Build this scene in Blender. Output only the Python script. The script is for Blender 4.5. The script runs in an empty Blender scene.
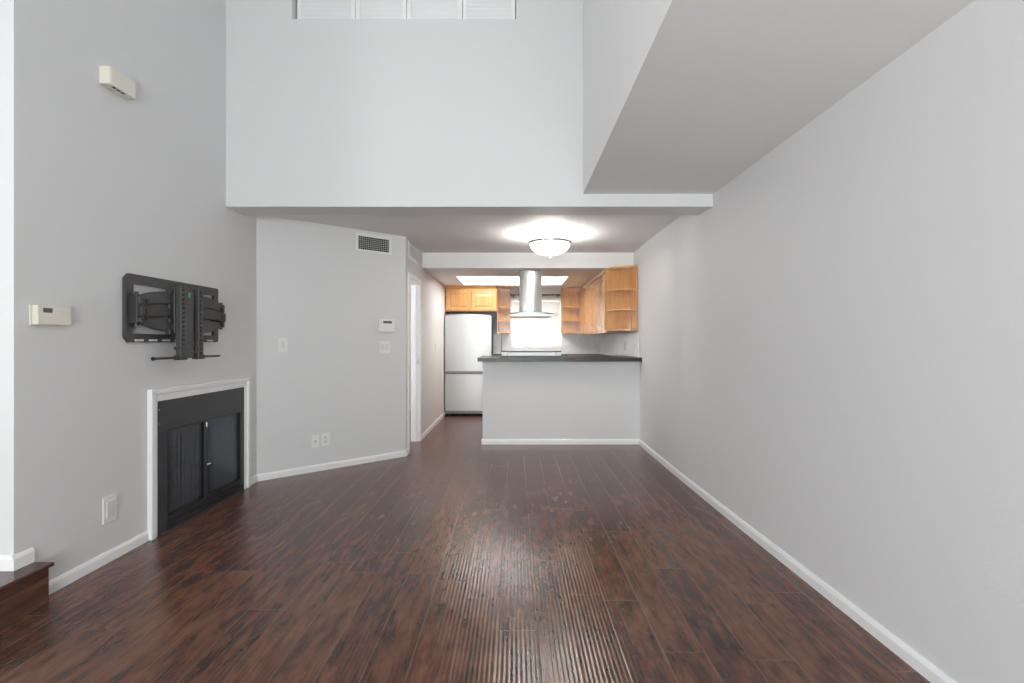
import bpy, bmesh, math, random
from mathutils import Vector, Matrix
R = math.radians
random.seed(7)
S = bpy.context.scene
COL = S.collection

# ------------------------------------------------------------------ camera
cd = bpy.data.cameras.new('camera')
cd.sensor_width = 36.0
cd.lens = 500.0 / 1024.0 * 36.0
cd.shift_x = -3.0 / 1024.0
cd.clip_start = 0.02
cam = bpy.data.objects.new('camera', cd)
cam.location = (0, 0, 1.22)
cam.rotation_euler = (R(90), 0, 0)
COL.objects.link(cam)
S.camera = cam

# ------------------------------------------------------------------ world, daylight, exposure
SKY = 13.5
LOW_GLOW = 15.5
W = bpy.data.worlds.new('sky'); S.world = W
W.use_nodes = True
bgn = W.node_tree.nodes['Background']
bgn.inputs['Color'].default_value = (0.965, 0.985, 1.0, 1)
# overcast sky above, stronger glow added below the horizon to lift the ceilings
wt = W.node_tree
wc = wt.nodes.new('ShaderNodeTexCoord'); ws = wt.nodes.new('ShaderNodeSeparateXYZ'); wr = wt.nodes.new('ShaderNodeMapRange')
wt.links.new(wc.outputs['Generated'], ws.inputs[0]); wt.links.new(ws.outputs['Z'], wr.inputs['Value'])
wr.inputs['From Min'].default_value = -0.12; wr.inputs['From Max'].default_value = 0.08
wr.inputs['To Min'].default_value = LOW_GLOW; wr.inputs['To Max'].default_value = SKY
wt.links.new(wr.outputs[0], bgn.inputs['Strength'])
S.view_settings.view_transform = 'Standard'
S.view_settings.look = 'None'
S.view_settings.exposure = 0.0
S.view_settings.gamma = 1.0
S.view_settings.use_curve_mapping = False
S.cycles.use_denoising = True
S.cycles.max_bounces = 14
S.cycles.diffuse_bounces = 8
S.cycles.glossy_bounces = 6
S.cycles.transparent_max_bounces = 16
S.cycles.sample_clamp_indirect = 8.0
S.cycles.caustics_reflective = False
S.cycles.caustics_refractive = False

def portal(name, loc, rot, sx, sy):
    """A light portal: gives no light itself, only guides sampling of the sky through a window."""
    l = bpy.data.lights.new(name, 'AREA'); l.shape = 'RECTANGLE'; l.size = sx; l.size_y = sy
    l.cycles.is_portal = True
    o = bpy.data.objects.new(name, l); o.location = loc; o.rotation_euler = rot
    COL.objects.link(o)
portal('portal_patio_door', (-0.2, -2.62, 1.05), (R(90), 0, R(0)), 3.2, 2.05)
portal('portal_added_left_window', (-4.62, -1.5, 1.4), (0, R(-90), 0), 1.8, 1.6)  # for an unseen window opening added to light the right wall
portal('portal_added_high_window', (-0.85, -2.62, 3.19), (R(90), 0, R(0)), 2.6, 0.22)
portal('portal_kitchen_window', (0.38, 8.99, 1.56), (R(-90), 0, 0), 0.88, 0.88)
portal('portal_side_room', (-3.42, 5.275, 1.5), (0, R(-90), 0), 1.2, 1.05)  # for the unseen window added to brighten the doorway jamb

# ------------------------------------------------------------------ materials
def new_mat(name):
    m = bpy.data.materials.new(name); m.use_nodes = True
    nt = m.node_tree
    b = nt.nodes['Principled BSDF']
    return m, nt, b
def nd(nt, t, **kw):
    n = nt.nodes.new(t)
    for k, v in kw.items():
        if k in n.inputs: n.inputs[k].default_value = v
        else: setattr(n, k, v)
    return n
def mth(nt, op, a, b=None, c=None):
    n = nt.nodes.new('ShaderNodeMath'); n.operation = op
    for i, v in enumerate((a, b, c)):
        if v is None: continue
        if isinstance(v, (int, float)): n.inputs[i].default_value = v
        else: nt.links.new(v, n.inputs[i])
    return n.outputs[0]
def ramp(nt, fac, stops):
    n = nt.nodes.new('ShaderNodeValToRGB')
    e = n.color_ramp.elements
    while len(e) < len(stops): e.new(0.5)
    for el, (p, c) in zip(e, stops):
        el.position = p; el.color = (*c, 1)
    nt.links.new(fac, n.inputs[0])
    return n.outputs[0]

def mat(name, col, rough=0.5, metal=0.0, bump=0.0, bscale=60.0, var=0.0, coat=0.0, spec=0.5, stretch=(1, 1, 1)):
    m, nt, b = new_mat(name)
    b.inputs['Base Color'].default_value = (*col, 1)
    b.inputs['Roughness'].default_value = rough
    b.inputs['Metallic'].default_value = metal
    b.inputs['Specular IOR Level'].default_value = spec
    b.inputs['Coat Weight'].default_value = coat
    tc = nd(nt, 'ShaderNodeTexCoord')
    mp = nd(nt, 'ShaderNodeMapping'); mp.inputs['Scale'].default_value = stretch
    nt.links.new(tc.outputs['Object'], mp.inputs[0])
    nz = nd(nt, 'ShaderNodeTexNoise', Scale=bscale, Detail=4.0)
    nt.links.new(mp.outputs[0], nz.inputs['Vector'])
    if bump > 0:
        bp = nd(nt, 'ShaderNodeBump', Strength=1.0, Distance=bump)
        nt.links.new(nz.outputs[0], bp.inputs['Height'])
        nt.links.new(bp.outputs[0], b.inputs['Normal'])
    if var > 0:
        lo = tuple(max(0, c * (1 - var)) for c in col); hi = tuple(min(1, c * (1 + var)) for c in col)
        nt.links.new(ramp(nt, nz.outputs[0], [(0.3, lo), (0.7, hi)]), b.inputs['Base Color'])
    return m

WALL = mat('wall_paint', (0.675, 0.675, 0.682), 0.55, bump=0.0006, bscale=90, spec=0.3)
CEIL = mat("ceiling_paint", (0.78, 0.78, 0.775), 0.7, bump=0.0008, bscale=70, spec=0.2)
KCEIL = mat('kitchen_ceiling_paint', (0.82, 0.815, 0.81), 0.6, bump=0.0004, bscale=70, spec=0.2)
TRIM = mat('white_trim_paint', (0.84, 0.84, 0.85), 0.35, bump=0.0002, bscale=30)
PLATE = mat('white_plastic', (0.80, 0.80, 0.79), 0.35, bump=0.00005, bscale=200)
PLATE2 = mat('pale_grey_plastic', (0.70, 0.70, 0.69), 0.35, bump=0.00005, bscale=200)  # slightly greyer than the cover plate plastic
BEIGE = mat('aged_beige_plastic', (0.74, 0.71, 0.63), 0.4, bump=0.00005, bscale=200)
LCD = mat('grey_lcd', (0.12, 0.13, 0.12), 0.2, bump=0.00002)
DARKHOLE = mat('dark_slot', (0.02, 0.02, 0.02), 0.6, bump=0.00005)
BLACKMET = mat('black_powder_coat', (0.030, 0.030, 0.032), 0.42, bump=0.0001, bscale=300)
GREYMET = mat('charcoal_powder_coat', (0.055, 0.055, 0.058), 0.45, bump=0.0001, bscale=300)
FACEMET = mat('fireplace_black_metal', (0.040, 0.043, 0.047), 0.38, bump=0.0001, bscale=200, var=0.15)
FRAMEMET = mat('fireplace_frame_black', (0.012, 0.013, 0.015), 0.3, bump=0.0001, bscale=200)
CHROME = mat('brushed_nickel', (0.62, 0.60, 0.57), 0.25, 1.0, bump=0.00002, bscale=300)
STEEL = mat('brushed_steel', (0.70, 0.69, 0.64), 0.24, 1.0, bump=0.00003, bscale=60, stretch=(1, 1, 14))
STEELD = mat('hood_filter_metal', (0.42, 0.42, 0.41), 0.35, 1.0, bump=0.00005, bscale=200)
FRIDGE = mat('silver_white_enamel', (0.52, 0.525, 0.52), 0.3, 0.2, bump=0.00005, bscale=40)
FRIDGED = mat('grey_fridge_trim', (0.20, 0.205, 0.21), 0.35, 0.3, bump=0.00005)
FRIDGES = mat('dark_fridge_side', (0.10, 0.10, 0.105), 0.5, bump=0.0002, bscale=200)
LEVEL = mat('green_bubble_level', (0.10, 0.32, 0.16), 0.3, bump=0.00002)
BRICK = mat('sooty_firebrick', (0.06, 0.053, 0.048), 0.9, bump=0.002, bscale=40, var=0.5)
LOG = mat('ceramic_log', (0.20, 0.13, 0.09), 0.85, bump=0.004, bscale=25, var=0.7, stretch=(0.3, 1, 1))
BULBGLASS = None

def emit_mat(name, col, strength, base=(0.9, 0.9, 0.9)):
    m, nt, b = new_mat(name)
    b.inputs['Base Color'].default_value = (*base, 1)
    b.inputs['Roughness'].default_value = 0.25
    b.inputs['Emission Color'].default_value = (*col, 1)
    nz = nd(nt, 'ShaderNodeTexNoise', Scale=9.0, Detail=3.0)
    mr = nd(nt, 'ShaderNodeMapRange'); mr.inputs[3].default_value = strength * 0.93; mr.inputs[4].default_value = strength * 1.07
    nt.links.new(nz.outputs[0], mr.inputs[0]); nt.links.new(mr.outputs[0], b.inputs['Emission Strength'])
    return m
BOWL = emit_mat('lit_alabaster_glass', (1.0, 0.97, 0.90), 18.0)
DIFF = emit_mat('fluorescent_diffuser', (1.0, 0.99, 0.97), 16.0)

def glass_mat(name, tint, gloss=0.08, rough=0.02, fres=0.8):
    m = bpy.data.materials.new(name); m.use_nodes = True; nt = m.node_tree; nt.nodes.clear()
    t = nd(nt, 'ShaderNodeBsdfTransparent'); t.inputs[0].default_value = (*tint, 1)
    g = nd(nt, 'ShaderNodeBsdfGlossy'); g.inputs['Roughness'].default_value = rough
    lw = nd(nt, 'ShaderNodeLayerWeight', Blend=0.25)
    mx = nd(nt, 'ShaderNodeMixShader'); o = nd(nt, 'ShaderNodeOutputMaterial')
    nt.links.new(mth(nt, 'MULTIPLY_ADD', lw.outputs['Fresnel'], fres, gloss * 0.3), mx.inputs[0])
    nt.links.new(t.outputs[0], mx.inputs[1]); nt.links.new(g.outputs[0], mx.inputs[2])
    nt.links.new(mx.outputs[0], o.inputs[0])
    return m
GLASS = glass_mat('window_glass', (0.94, 0.96, 0.95))
HOODGLASS = glass_mat('hood_glass', (0.55, 0.62, 0.60), 0.2)
FIREGLASS = glass_mat('smoked_fire_glass', (0.80, 0.82, 0.85), 0.05, 0.16, 0.12)

def mesh_curtain_mat():
    m = bpy.data.materials.new('chain_mesh_curtain'); m.use_nodes = True; nt = m.node_tree
    b = nt.nodes['Principled BSDF']; out = nt.nodes['Material Output']
    b.inputs['Base Color'].default_value = (0.22, 0.23, 0.25, 1); b.inputs['Roughness'].default_value = 0.5
    b.inputs['Metallic'].default_value = 0.3
    t = nd(nt, 'ShaderNodeBsdfTransparent'); mx = nd(nt, 'ShaderNodeMixShader')
    tc = nd(nt, 'ShaderNodeTexCoord'); ck = nd(nt, 'ShaderNodeTexChecker', Scale=330.0)
    nt.links.new(tc.outputs['Object'], ck.inputs[0])
    nt.links.new(mth(nt, 'MULTIPLY_ADD', ck.outputs['Fac'], 0.5, 0.36), mx.inputs[0])
    nt.links.new(t.outputs[0], mx.inputs[1]); nt.links.new(b.outputs[0], mx.inputs[2])
    nt.links.new(mx.outputs[0], out.inputs[0])
    return m
MESHC = mesh_curtain_mat()

def blind_mat():
    m = bpy.data.materials.new('translucent_blind'); m.use_nodes = True; nt = m.node_tree; nt.nodes.clear()
    d = nd(nt, 'ShaderNodeBsdfDiffuse'); d.inputs[0].default_value = (0.86, 0.86, 0.85, 1)
    t = nd(nt, 'ShaderNodeBsdfTranslucent'); t.inputs[0].default_value = (0.85, 0.85, 0.84, 1)
    nz = nd(nt, 'ShaderNodeTexNoise', Scale=4.0)
    mx = nd(nt, 'ShaderNodeMixShader'); o = nd(nt, 'ShaderNodeOutputMaterial')
    nt.links.new(mth(nt, 'MULTIPLY_ADD', nz.outputs[0], 0.03, 0.045), mx.inputs[0])
    nt.links.new(d.outputs[0], mx.inputs[1]); nt.links.new(t.outputs[0], mx.inputs[2]); nt.links.new(mx.outputs[0], o.inputs[0])
    return m
BLIND = blind_mat()

def wood_mat(name, dark, mid, light, rough=0.25, axis=2, coat=0.6):
    m, nt, b = new_mat(name)
    tc = nd(nt, 'ShaderNodeTexCoord'); mp = nd(nt, 'ShaderNodeMapping')
    sc = [16, 16, 16]; sc[axis] = 1.6
    mp.inputs['Scale'].default_value = sc
    nt.links.new(tc.outputs['Object'], mp.inputs[0])
    nz = nd(nt, 'ShaderNodeTexNoise', Scale=1.6, Detail=6.0, Roughness=0.6, Distortion=0.4)
    nt.links.new(mp.outputs[0], nz.inputs['Vector'])
    nt.links.new(ramp(nt, nz.outputs[0], [(0.25, dark), (0.5, mid), (0.75, light)]), b.inputs['Base Color'])
    bp = nd(nt, 'ShaderNodeBump', Strength=0.6, Distance=0.0003)
    nt.links.new(nz.outputs[0], bp.inputs['Height']); nt.links.new(bp.outputs[0], b.inputs['Normal'])
    b.inputs['Roughness'].default_value = rough; b.inputs['Coat Weight'].default_value = coat; b.inputs['Coat Roughness'].default_value = 0.12
    return m
MAPLE = wood_mat('honey_maple', (0.46, 0.205, 0.062), (0.56, 0.275, 0.09), (0.63, 0.335, 0.125))
MAPLEH = wood_mat('honey_maple_crosswise', (0.46, 0.205, 0.062), (0.56, 0.275, 0.09), (0.63, 0.335, 0.125), axis=0)

def granite_mat():
    m, nt, b = new_mat('black_granite')
    tc = nd(nt, 'ShaderNodeTexCoord'); v = nd(nt, 'ShaderNodeTexVoronoi', Scale=160.0)
    nt.links.new(tc.outputs['Object'], v.inputs['Vector'])
    nt.links.new(ramp(nt, v.outputs['Distance'], [(0.0, (0.09, 0.09, 0.095)), (0.35, (0.025, 0.025, 0.028)), (1.0, (0.012, 0.012, 0.014))]), b.inputs['Base Color'])
    b.inputs['Roughness'].default_value = 0.3; b.inputs['Specular IOR Level'].default_value = 0.35
    return m
GRANITE = granite_mat()

def marble_mat():
    m, nt, b = new_mat('pale_veined_splashback')
    tc = nd(nt, 'ShaderNodeTexCoord')
    nz = nd(nt, 'ShaderNodeTexNoise', Scale=3.0, Detail=7.0, Roughness=0.6, Distortion=1.8)
    nt.links.new(tc.outputs['Object'], nz.inputs['Vector'])
    nt.links.new(ramp(nt, nz.outputs[0], [(0.45, (0.86, 0.86, 0.87)), (0.495, (0.76, 0.76, 0.78)), (0.53, (0.86, 0.86, 0.87))]), b.inputs['Base Color'])
    b.inputs['Roughness'].default_value = 0.25
    return m
MARBLE = marble_mat()

def floor_mat(name='walnut_laminate', bw=0.163, bl=1.25, ridged=True):
    m, nt, b = new_mat(name)
    L = nt.links
    tc = nd(nt, 'ShaderNodeTexCoord'); sp = nd(nt, 'ShaderNodeSeparateXYZ')
    L.new(tc.outputs['Object'], sp.inputs[0])
    x, y = sp.outputs[0], sp.outputs[1]
    xs = mth(nt, 'ADD', mth(nt, 'DIVIDE', x, bw), 40.43)
    row = mth(nt, 'FLOOR', xs)
    w1 = nd(nt, 'ShaderNodeTexWhiteNoise', noise_dimensions='1D'); L.new(row, w1.inputs['W'])
    ys = mth(nt, 'ADD', mth(nt, 'DIVIDE', y, bl), mth(nt, 'MULTIPLY', w1.outputs['Value'], 9.0))
    colm = mth(nt, 'FLOOR', ys)
    cv = nd(nt, 'ShaderNodeCombineXYZ'); L.new(row, cv.inputs[0]); L.new(colm, cv.inputs[1])
    w2 = nd(nt, 'ShaderNodeTexWhiteNoise', noise_dimensions='2D'); L.new(cv.outputs[0], w2.inputs['Vector'])
    bid = w2.outputs['Value']
    # distance to the board's edges, metres
    fx = mth(nt, 'FRACT', xs); fy = mth(nt, 'FRACT', ys)
    ex = mth(nt, 'MULTIPLY', mth(nt, 'MINIMUM', fx, mth(nt, 'SUBTRACT', 1.0, fx)), bw)
    ey = mth(nt, 'MULTIPLY', mth(nt, 'MINIMUM', fy, mth(nt, 'SUBTRACT', 1.0, fy)), bl)
    edge = mth(nt, 'MINIMUM', ex, ey)
    seam = mth(nt, 'LESS_THAN', edge, 0.0018)
    # grain: long streaks plus blotches of its own on each board
    gv = nd(nt, 'ShaderNodeCombineXYZ')
    L.new(mth(nt, 'MULTIPLY', x, 27.0), gv.inputs[0])
    L.new(mth(nt, 'ADD', mth(nt, 'MULTIPLY', y, 4.6), mth(nt, 'MULTIPLY', bid, 57.0)), gv.inputs[1])
    L.new(mth(nt, 'MULTIPLY', bid, 31.0), gv.inputs[2])
    n1 = nd(nt, 'ShaderNodeTexNoise', Scale=1.0, Detail=8.0, Roughness=0.66, Distortion=0.15); L.new(gv.outputs[0], n1.inputs['Vector'])
    gv2 = nd(nt, 'ShaderNodeCombineXYZ')
    L.new(mth(nt, 'MULTIPLY', x, 9.0), gv2.inputs[0]); L.new(mth(nt, 'ADD', mth(nt, 'MULTIPLY', y, 5.0), mth(nt, 'MULTIPLY', bid, 23.0)), gv2.inputs[1]); L.new(mth(nt, 'MULTIPLY', bid, 77.0), gv2.inputs[2])
    n2 = nd(nt, 'ShaderNodeTexNoise', Scale=1.5, Detail=8.0, Roughness=0.68, Distortion=0.25); L.new(gv2.outputs[0], n2.inputs['Vector'])
    mixv = mth(nt, 'ADD', mth(nt, 'MULTIPLY', n1.outputs[0], 0.68), mth(nt, 'MULTIPLY', n2.outputs[0], 0.32))
    mixv = mth(nt, 'ADD', mixv, mth(nt, 'MULTIPLY', mth(nt, 'SUBTRACT', bid, 0.5), 0.09))
    c = ramp(nt, mixv, [(0.33, (0.022, 0.013, 0.012)), (0.44, (0.074, 0.029, 0.021)), (0.54, (0.138, 0.054, 0.034)), (0.66, (0.190, 0.086, 0.047))])
    mx = nd(nt, 'ShaderNodeMixRGB'); mx.inputs[2].default_value = (0.20, 0.125, 0.095, 1)
    L.new(mth(nt, 'MULTIPLY', seam, 0.75), mx.inputs[0]); L.new(c, mx.inputs[1]); L.new(mx.outputs[0], b.inputs['Base Color'])
    # hand-scraped ridges that run along the boards
    gv3 = nd(nt, 'ShaderNodeCombineXYZ')
    L.new(mth(nt, 'MULTIPLY', x, 5.0), gv3.inputs[0]); L.new(mth(nt, 'MULTIPLY', y, 2.2), gv3.inputs[1]); L.new(bid, gv3.inputs[2])
    n3 = nd(nt, 'ShaderNodeTexNoise', Scale=1.0, Detail=2.0); L.new(gv3.outputs[0], n3.inputs['Vector'])
    ph = mth(nt, 'ADD', mth(nt, 'MULTIPLY', x, 2 * math.pi / 0.0181), mth(nt, 'MULTIPLY', n3.outputs[0], 2.5))
    geo = nd(nt, 'ShaderNodeNewGeometry')
    tilt = nd(nt, 'ShaderNodeCombineXYZ'); L.new(mth(nt, 'MULTIPLY', mth(nt, 'COSINE', ph), RIDGE if ridged else 0.0), tilt.inputs[0])
    va = nd(nt, 'ShaderNodeVectorMath', operation='ADD'); L.new(geo.outputs['Normal'], va.inputs[0]); L.new(tilt.outputs[0], va.inputs[1])
    vn = nd(nt, 'ShaderNodeVectorMath', operation='NORMALIZE'); L.new(va.outputs[0], vn.inputs[0])
    groove = mth(nt, 'MULTIPLY', mth(nt, 'MINIMUM', edge, 0.003), 0.1)
    h = groove
    bp = nd(nt, 'ShaderNodeBump', Strength=1.0, Distance=1.0)
    L.new(h, bp.inputs['Height']); L.new(vn.outputs[0], bp.inputs['Normal']); L.new(bp.outputs[0], b.inputs['Normal'])
    L.new(mth(nt, 'MULTIPLY_ADD', n2.outputs[0], 0.05, 0.20), b.inputs['Roughness'])
    b.inputs['Specular IOR Level'].default_value = 0.55
    return m
RIDGE = 0.095
FLOORM = floor_mat()
STEPM = wood_mat('dark_stained_step', (0.022, 0.013, 0.012), (0.085, 0.033, 0.023), (0.16, 0.07, 0.042), axis=1, coat=0.2)

# ------------------------------------------------------------------ mesh helpers
class MB:
    def __init__(s): s.bm = bmesh.new()
    def box(s, a, b, bev=0.0, seg=2, mtx=None):
        lo = [min(p, q) for p, q in zip(a, b)]; hi = [max(p, q) for p, q in zip(a, b)]
        t = bmesh.new(); bmesh.ops.create_cube(t, size=1.0)
        for v in t.verts:
            v.co = Vector([(lo[i] + hi[i]) / 2 + v.co[i] * (hi[i] - lo[i]) for i in range(3)])
        if bev > 0:
            bmesh.ops.bevel(t, geom=t.edges[:], offset=min(bev, 0.45 * min(h - l for h, l in zip(hi, lo))), segments=seg, profile=0.5, affect='EDGES')
        if mtx: bmesh.ops.transform(t, matrix=mtx, verts=t.verts)
        return s.join(t)
    def join(s, t):
        me = bpy.data.meshes.new('tmp'); t.to_mesh(me); t.free(); s.bm.from_mesh(me); bpy.data.meshes.remove(me); return s
    def prism(s, pts, d0, d1, axis='z', bev=0.0, mtx=None):
        """polygon pts extruded; axis z: (x,y) from z=d0 to d1; axis y: (x,z) along y; axis x: (y,z) along x"""
        t = bmesh.new()
        def co(p, d):
            return {'z': (p[0], p[1], d), 'y': (p[0], d, p[1]), 'x': (d, p[0], p[1])}[axis]
        a = [t.verts.new(co(p, d0)) for p in pts]; b = [t.verts.new(co(p, d1)) for p in pts]
        t.faces.new(a); t.faces.new(b[::-1])
        n = len(pts)
        for i in range(n): t.faces.new((a[i], b[i], b[(i + 1) % n], a[(i + 1) % n]))
        bmesh.ops.recalc_face_normals(t, faces=t.faces)
        if bev > 0: bmesh.ops.bevel(t, geom=t.edges[:], offset=bev, segments=2, profile=0.5, affect='EDGES')
        if mtx: bmesh.ops.transform(t, matrix=mtx, verts=t.verts)
        return s.join(t)
    def cyl(s, p, q, r, r2=None, seg=20, cap=True):
        p = Vector(p); q = Vector(q); d = q - p
        t = bmesh.new()
        bmesh.ops.create_cone(t, cap_ends=cap, segments=seg, radius1=r, radius2=r if r2 is None else r2, depth=d.length)
        m = Matrix.Translation((p + q) / 2) @ d.to_track_quat('Z', 'Y').to_matrix().to_4x4()
        bmesh.ops.transform(t, matrix=m, verts=t.verts)
        return s.join(t)
    def lathe(s, prof, c=(0, 0, 0), seg=48):
        t = bmesh.new(); rings = []
        for r, z in prof:
            if r < 1e-5: rings.append([t.verts.new((c[0], c[1], c[2] + z))])
            else: rings.append([t.verts.new((c[0] + r * math.cos(2 * math.pi * k / seg), c[1] + r * math.sin(2 * math.pi * k / seg), c[2] + z)) for k in range(seg)])
        for A, B in zip(rings, rings[1:]):
            for k in range(seg):
                k2 = (k + 1) % seg
                if len(A) == 1 and len(B) > 1: t.faces.new((A[0], B[k], B[k2]))
                elif len(B) == 1 and len(A) > 1: t.faces.new((A[k], B[0], A[k2]))
                elif len(A) > 1: t.faces.new((A[k], B[k], B[k2], A[k2]))
        bmesh.ops.recalc_face_normals(t, faces=t.faces)
        return s.join(t)
    def tube(s, pts, r, seg=10):
        for a, b in zip(pts, pts[1:]): s.cyl(a, b, r, seg=seg)
        return s
    def sheet(s, rows, thick=None):
        t = bmesh.new(); g = [[t.verts.new(p) for p in row] for row in rows]
        for A, B in zip(g, g[1:]):
            for i in range(len(A) - 1): t.faces.new((A[i], A[i + 1], B[i + 1], B[i]))
        bmesh.ops.recalc_face_normals(t, faces=t.faces)
        if thick: bmesh.ops.solidify(t, geom=t.faces[:], thickness=thick)
        return s.join(t)
    def build(s, name, m, parent=None, smooth=None):
        me = bpy.data.meshes.new(name)
        s.bm.to_mesh(me); s.bm.free()
        me.materials.append(m)
        o = bpy.data.objects.new(name, me); COL.objects.link(o)
        if parent: o.parent = parent
        if smooth is not None:
            me.shade_smooth() if hasattr(me, 'shade_smooth') else None
            me.set_sharp_from_angle(angle=R(smooth))
        return o

def thing(name, label, cat, loc=(0, 0, 0), rz=0.0, group=None):
    o = bpy.data.objects.new(name, None); o.empty_display_size = 0.1
    o.location = loc; o.rotation_euler = (0, 0, rz); COL.objects.link(o)
    return tag(o, label, cat, group)
def tag(o, label, cat, group=None):
    o['label'] = label; o['category'] = cat
    if group: o['group'] = group
    return o
def struct(o, label, cat):
    o['kind'] = 'structure'
    return tag(o, label, cat)
def holed(mb, ax, d0, d1, u0, u1, v0, v1, holes):
    """slab between d0,d1 on axis ax, with rectangular holes (u0,u1,v0,v1); u,v are the other two axes in order"""
    us = sorted({u0, u1, *[min(max(k, u0), u1) for h in holes for k in h[:2]]}); vs = sorted({v0, v1, *[min(max(k, v0), v1) for h in holes for k in h[2:]]})
    for a, b in zip(us, us[1:]):
        for c, d in zip(vs, vs[1:]):
            mu, mv = (a + b) / 2, (c + d) / 2
            if any(h[0] < mu < h[1] and h[2] < mv < h[3] for h in holes): continue
            if ax == 'x': mb.box((d0, a, c), (d1, b, d))
            elif ax == 'y': mb.box((a, d0, c), (b, d1, d))
            else: mb.box((a, c, d0), (b, d, d1))
    return mb

# ------------------------------------------------------------------ room shell
XL, XR, XD = -2.255, 1.49, -1.165            # left wall, right wall, doorway wall
YA, YB = 4.362, 5.325                         # ends of the diagonal wall
YK = 8.82                                    # kitchen back wall
ZC, ZK, ZH = 2.335, 2.144, 5.2               # low ceiling, kitchen ceiling, high ceiling
YU = 3.90                                    # face of the upper wall
ANG = math.atan2(YB - YA, XD - XL)

struct(MB().box((-4.65, -2.65, -0.12), (1.64, 9.0, 0.0)).build('floor', FLOORM), 'dark brown wood plank floor with fine lengthwise ridges', 'floor')

m = MB(); holed(m, 'x', XL - 0.15, XL, 2.25, 4.45, 0, ZH, [(3.165, 4.135, -1, 0.835)])
struct(m.build('wall_left', WALL), 'grey left wall holding the fireplace and bracket', 'wall')
struct(MB().box((-4.65, 2.25, 0), (XL - 0.15, 2.40, ZH)).build('wall_entry', WALL), 'grey wall at far left edge above the wooden step', 'wall')
struct(holed(MB(), 'x', -4.65, -4.5, -2.5, 2.25, 0, ZH, [(-2.3, -0.7, 0.5, 2.3)]).build('wall_far_left', WALL), 'grey wall enclosing the raised landing at left', 'wall')  # window opening is added, out of view, to light the right wall
n = Vector((-math.sin(ANG), math.cos(ANG)))
m = MB().prism([(XL, YA), (XD, YB), (XD + n.x * 0.11, YB + n.y * 0.11 ), (XL + n.x * 0.11, YA + n.y * 0.11)], 0, 2.45)
struct(m.build('wall_diagonal', WALL), 'grey diagonal wall between the fireplace wall and doorway', 'wall')
m = MB(); holed(m, 'x', XD - 0.11, XD, YB, YK + 0.15, 0, 2.45, [(5.47, 6.12, -1, 1.925)])
struct(m.build('wall_doorway', WALL), 'grey wall with doorway running back into kitchen', 'wall')
m = MB(); holed(m, 'y', YK, YK + 0.15, XD, XR, 0, 2.45, [(-0.06, 0.82, 1.12, 2.0)])
struct(m.build('wall_kitchen', WALL), 'kitchen back wall with the bright window', 'wall')
# the long right wall is not quite true: it leans out a little towards the viewpoint
def lerp_tab(tab, y):
    for (a, u), (b, v) in zip(tab, tab[1:]):
        if a <= y <= b:
            f = (y - a) / (b - a); return u + (v - u) * f
    return tab[-1][1]
def xr_low(y): return lerp_tab([(-2.65, 1.503), (1.8, 1.500), (3.3, 1.475), (4.45, 1.468), (5.9, 1.475), (6.0, 1.49), (8.97, 1.49)], y)
def xr_top(y): return lerp_tab([(-2.65, 1.55), (1.8, 1.55), (3.9, 1.545), (4.16, 1.53), (4.4, 1.470), (5.9, 1.475), (6.0, 1.49), (8.97, 1.49)], y)
rows = []; ys_ = [-2.65 + (YK + 0.15 + 2.65) * i / 120 for i in range(121)]
for z in (0, 0.6, 1.2, 1.8, 2.3, ZH):
    f = min(1, z / 2.3)
    rows.append([(xr_low(y) * (1 - f) + xr_top(y) * f, y, z) for y in ys_])
rows.append([(1.64, y, ZH) for y in ys_]); rows.append([(1.64, y, 0) for y in ys_]); rows.append(rows[0])
struct(MB().sheet(rows).build('wall_right', WALL, None, 30), 'long plain grey right wall', 'wall')
m = MB(); holed(m, 'y', YU, YU + 0.13, XL, 1.6, 2.272, ZH, [(-1.740, 0.008, 3.736, 4.79)])
m.box((XL, YU + 0.13, 2.272), (1.6, 4.165, 2.45))
struct(m.build('wall_upper', WALL), 'upper grey wall with beam edge above the dining opening', 'wall')
struct(MB().box((XL - 0.15, 4.165, ZC), (1.6, 6.287, ZC + 0.115)).build('ceiling_dining', CEIL), 'low flat ceiling before the kitchen', 'ceiling')
m = MB(); holed(m, 'z', ZK, 2.36, XD, XR, 6.287, YK, [(-0.835, 0.758, 7.1, 8.18)])
m.box((-0.9, 7.05, 2.36), (0.82, 8.23, 2.45))
struct(m.build('ceiling_kitchen', KCEIL), 'dropped kitchen ceiling with recessed light tray', 'ceiling')
struct(MB().box((0.531, -2.5, 2.371), (1.6, YU, ZH)).build('ceiling_soffit', CEIL), 'wide lowered soffit along the right wall', 'ceiling')
struct(MB().box((-4.65, -2.65, ZH), (XR + 0.15, 6.5, ZH + 0.12)).build('ceiling_high', CEIL), 'high ceiling of the double height room', 'ceiling')
m = MB(); holed(m, 'y', -2.65, -2.5, -4.65, XR, 0, ZH, [(-1.80, 1.40, -1, 2.08), (-2.15, 0.45, 3.05, 3.33)])
struct(m.build('wall_front', WALL), 'wall behind the viewpoint with patio door and added high window', 'wall')
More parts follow.
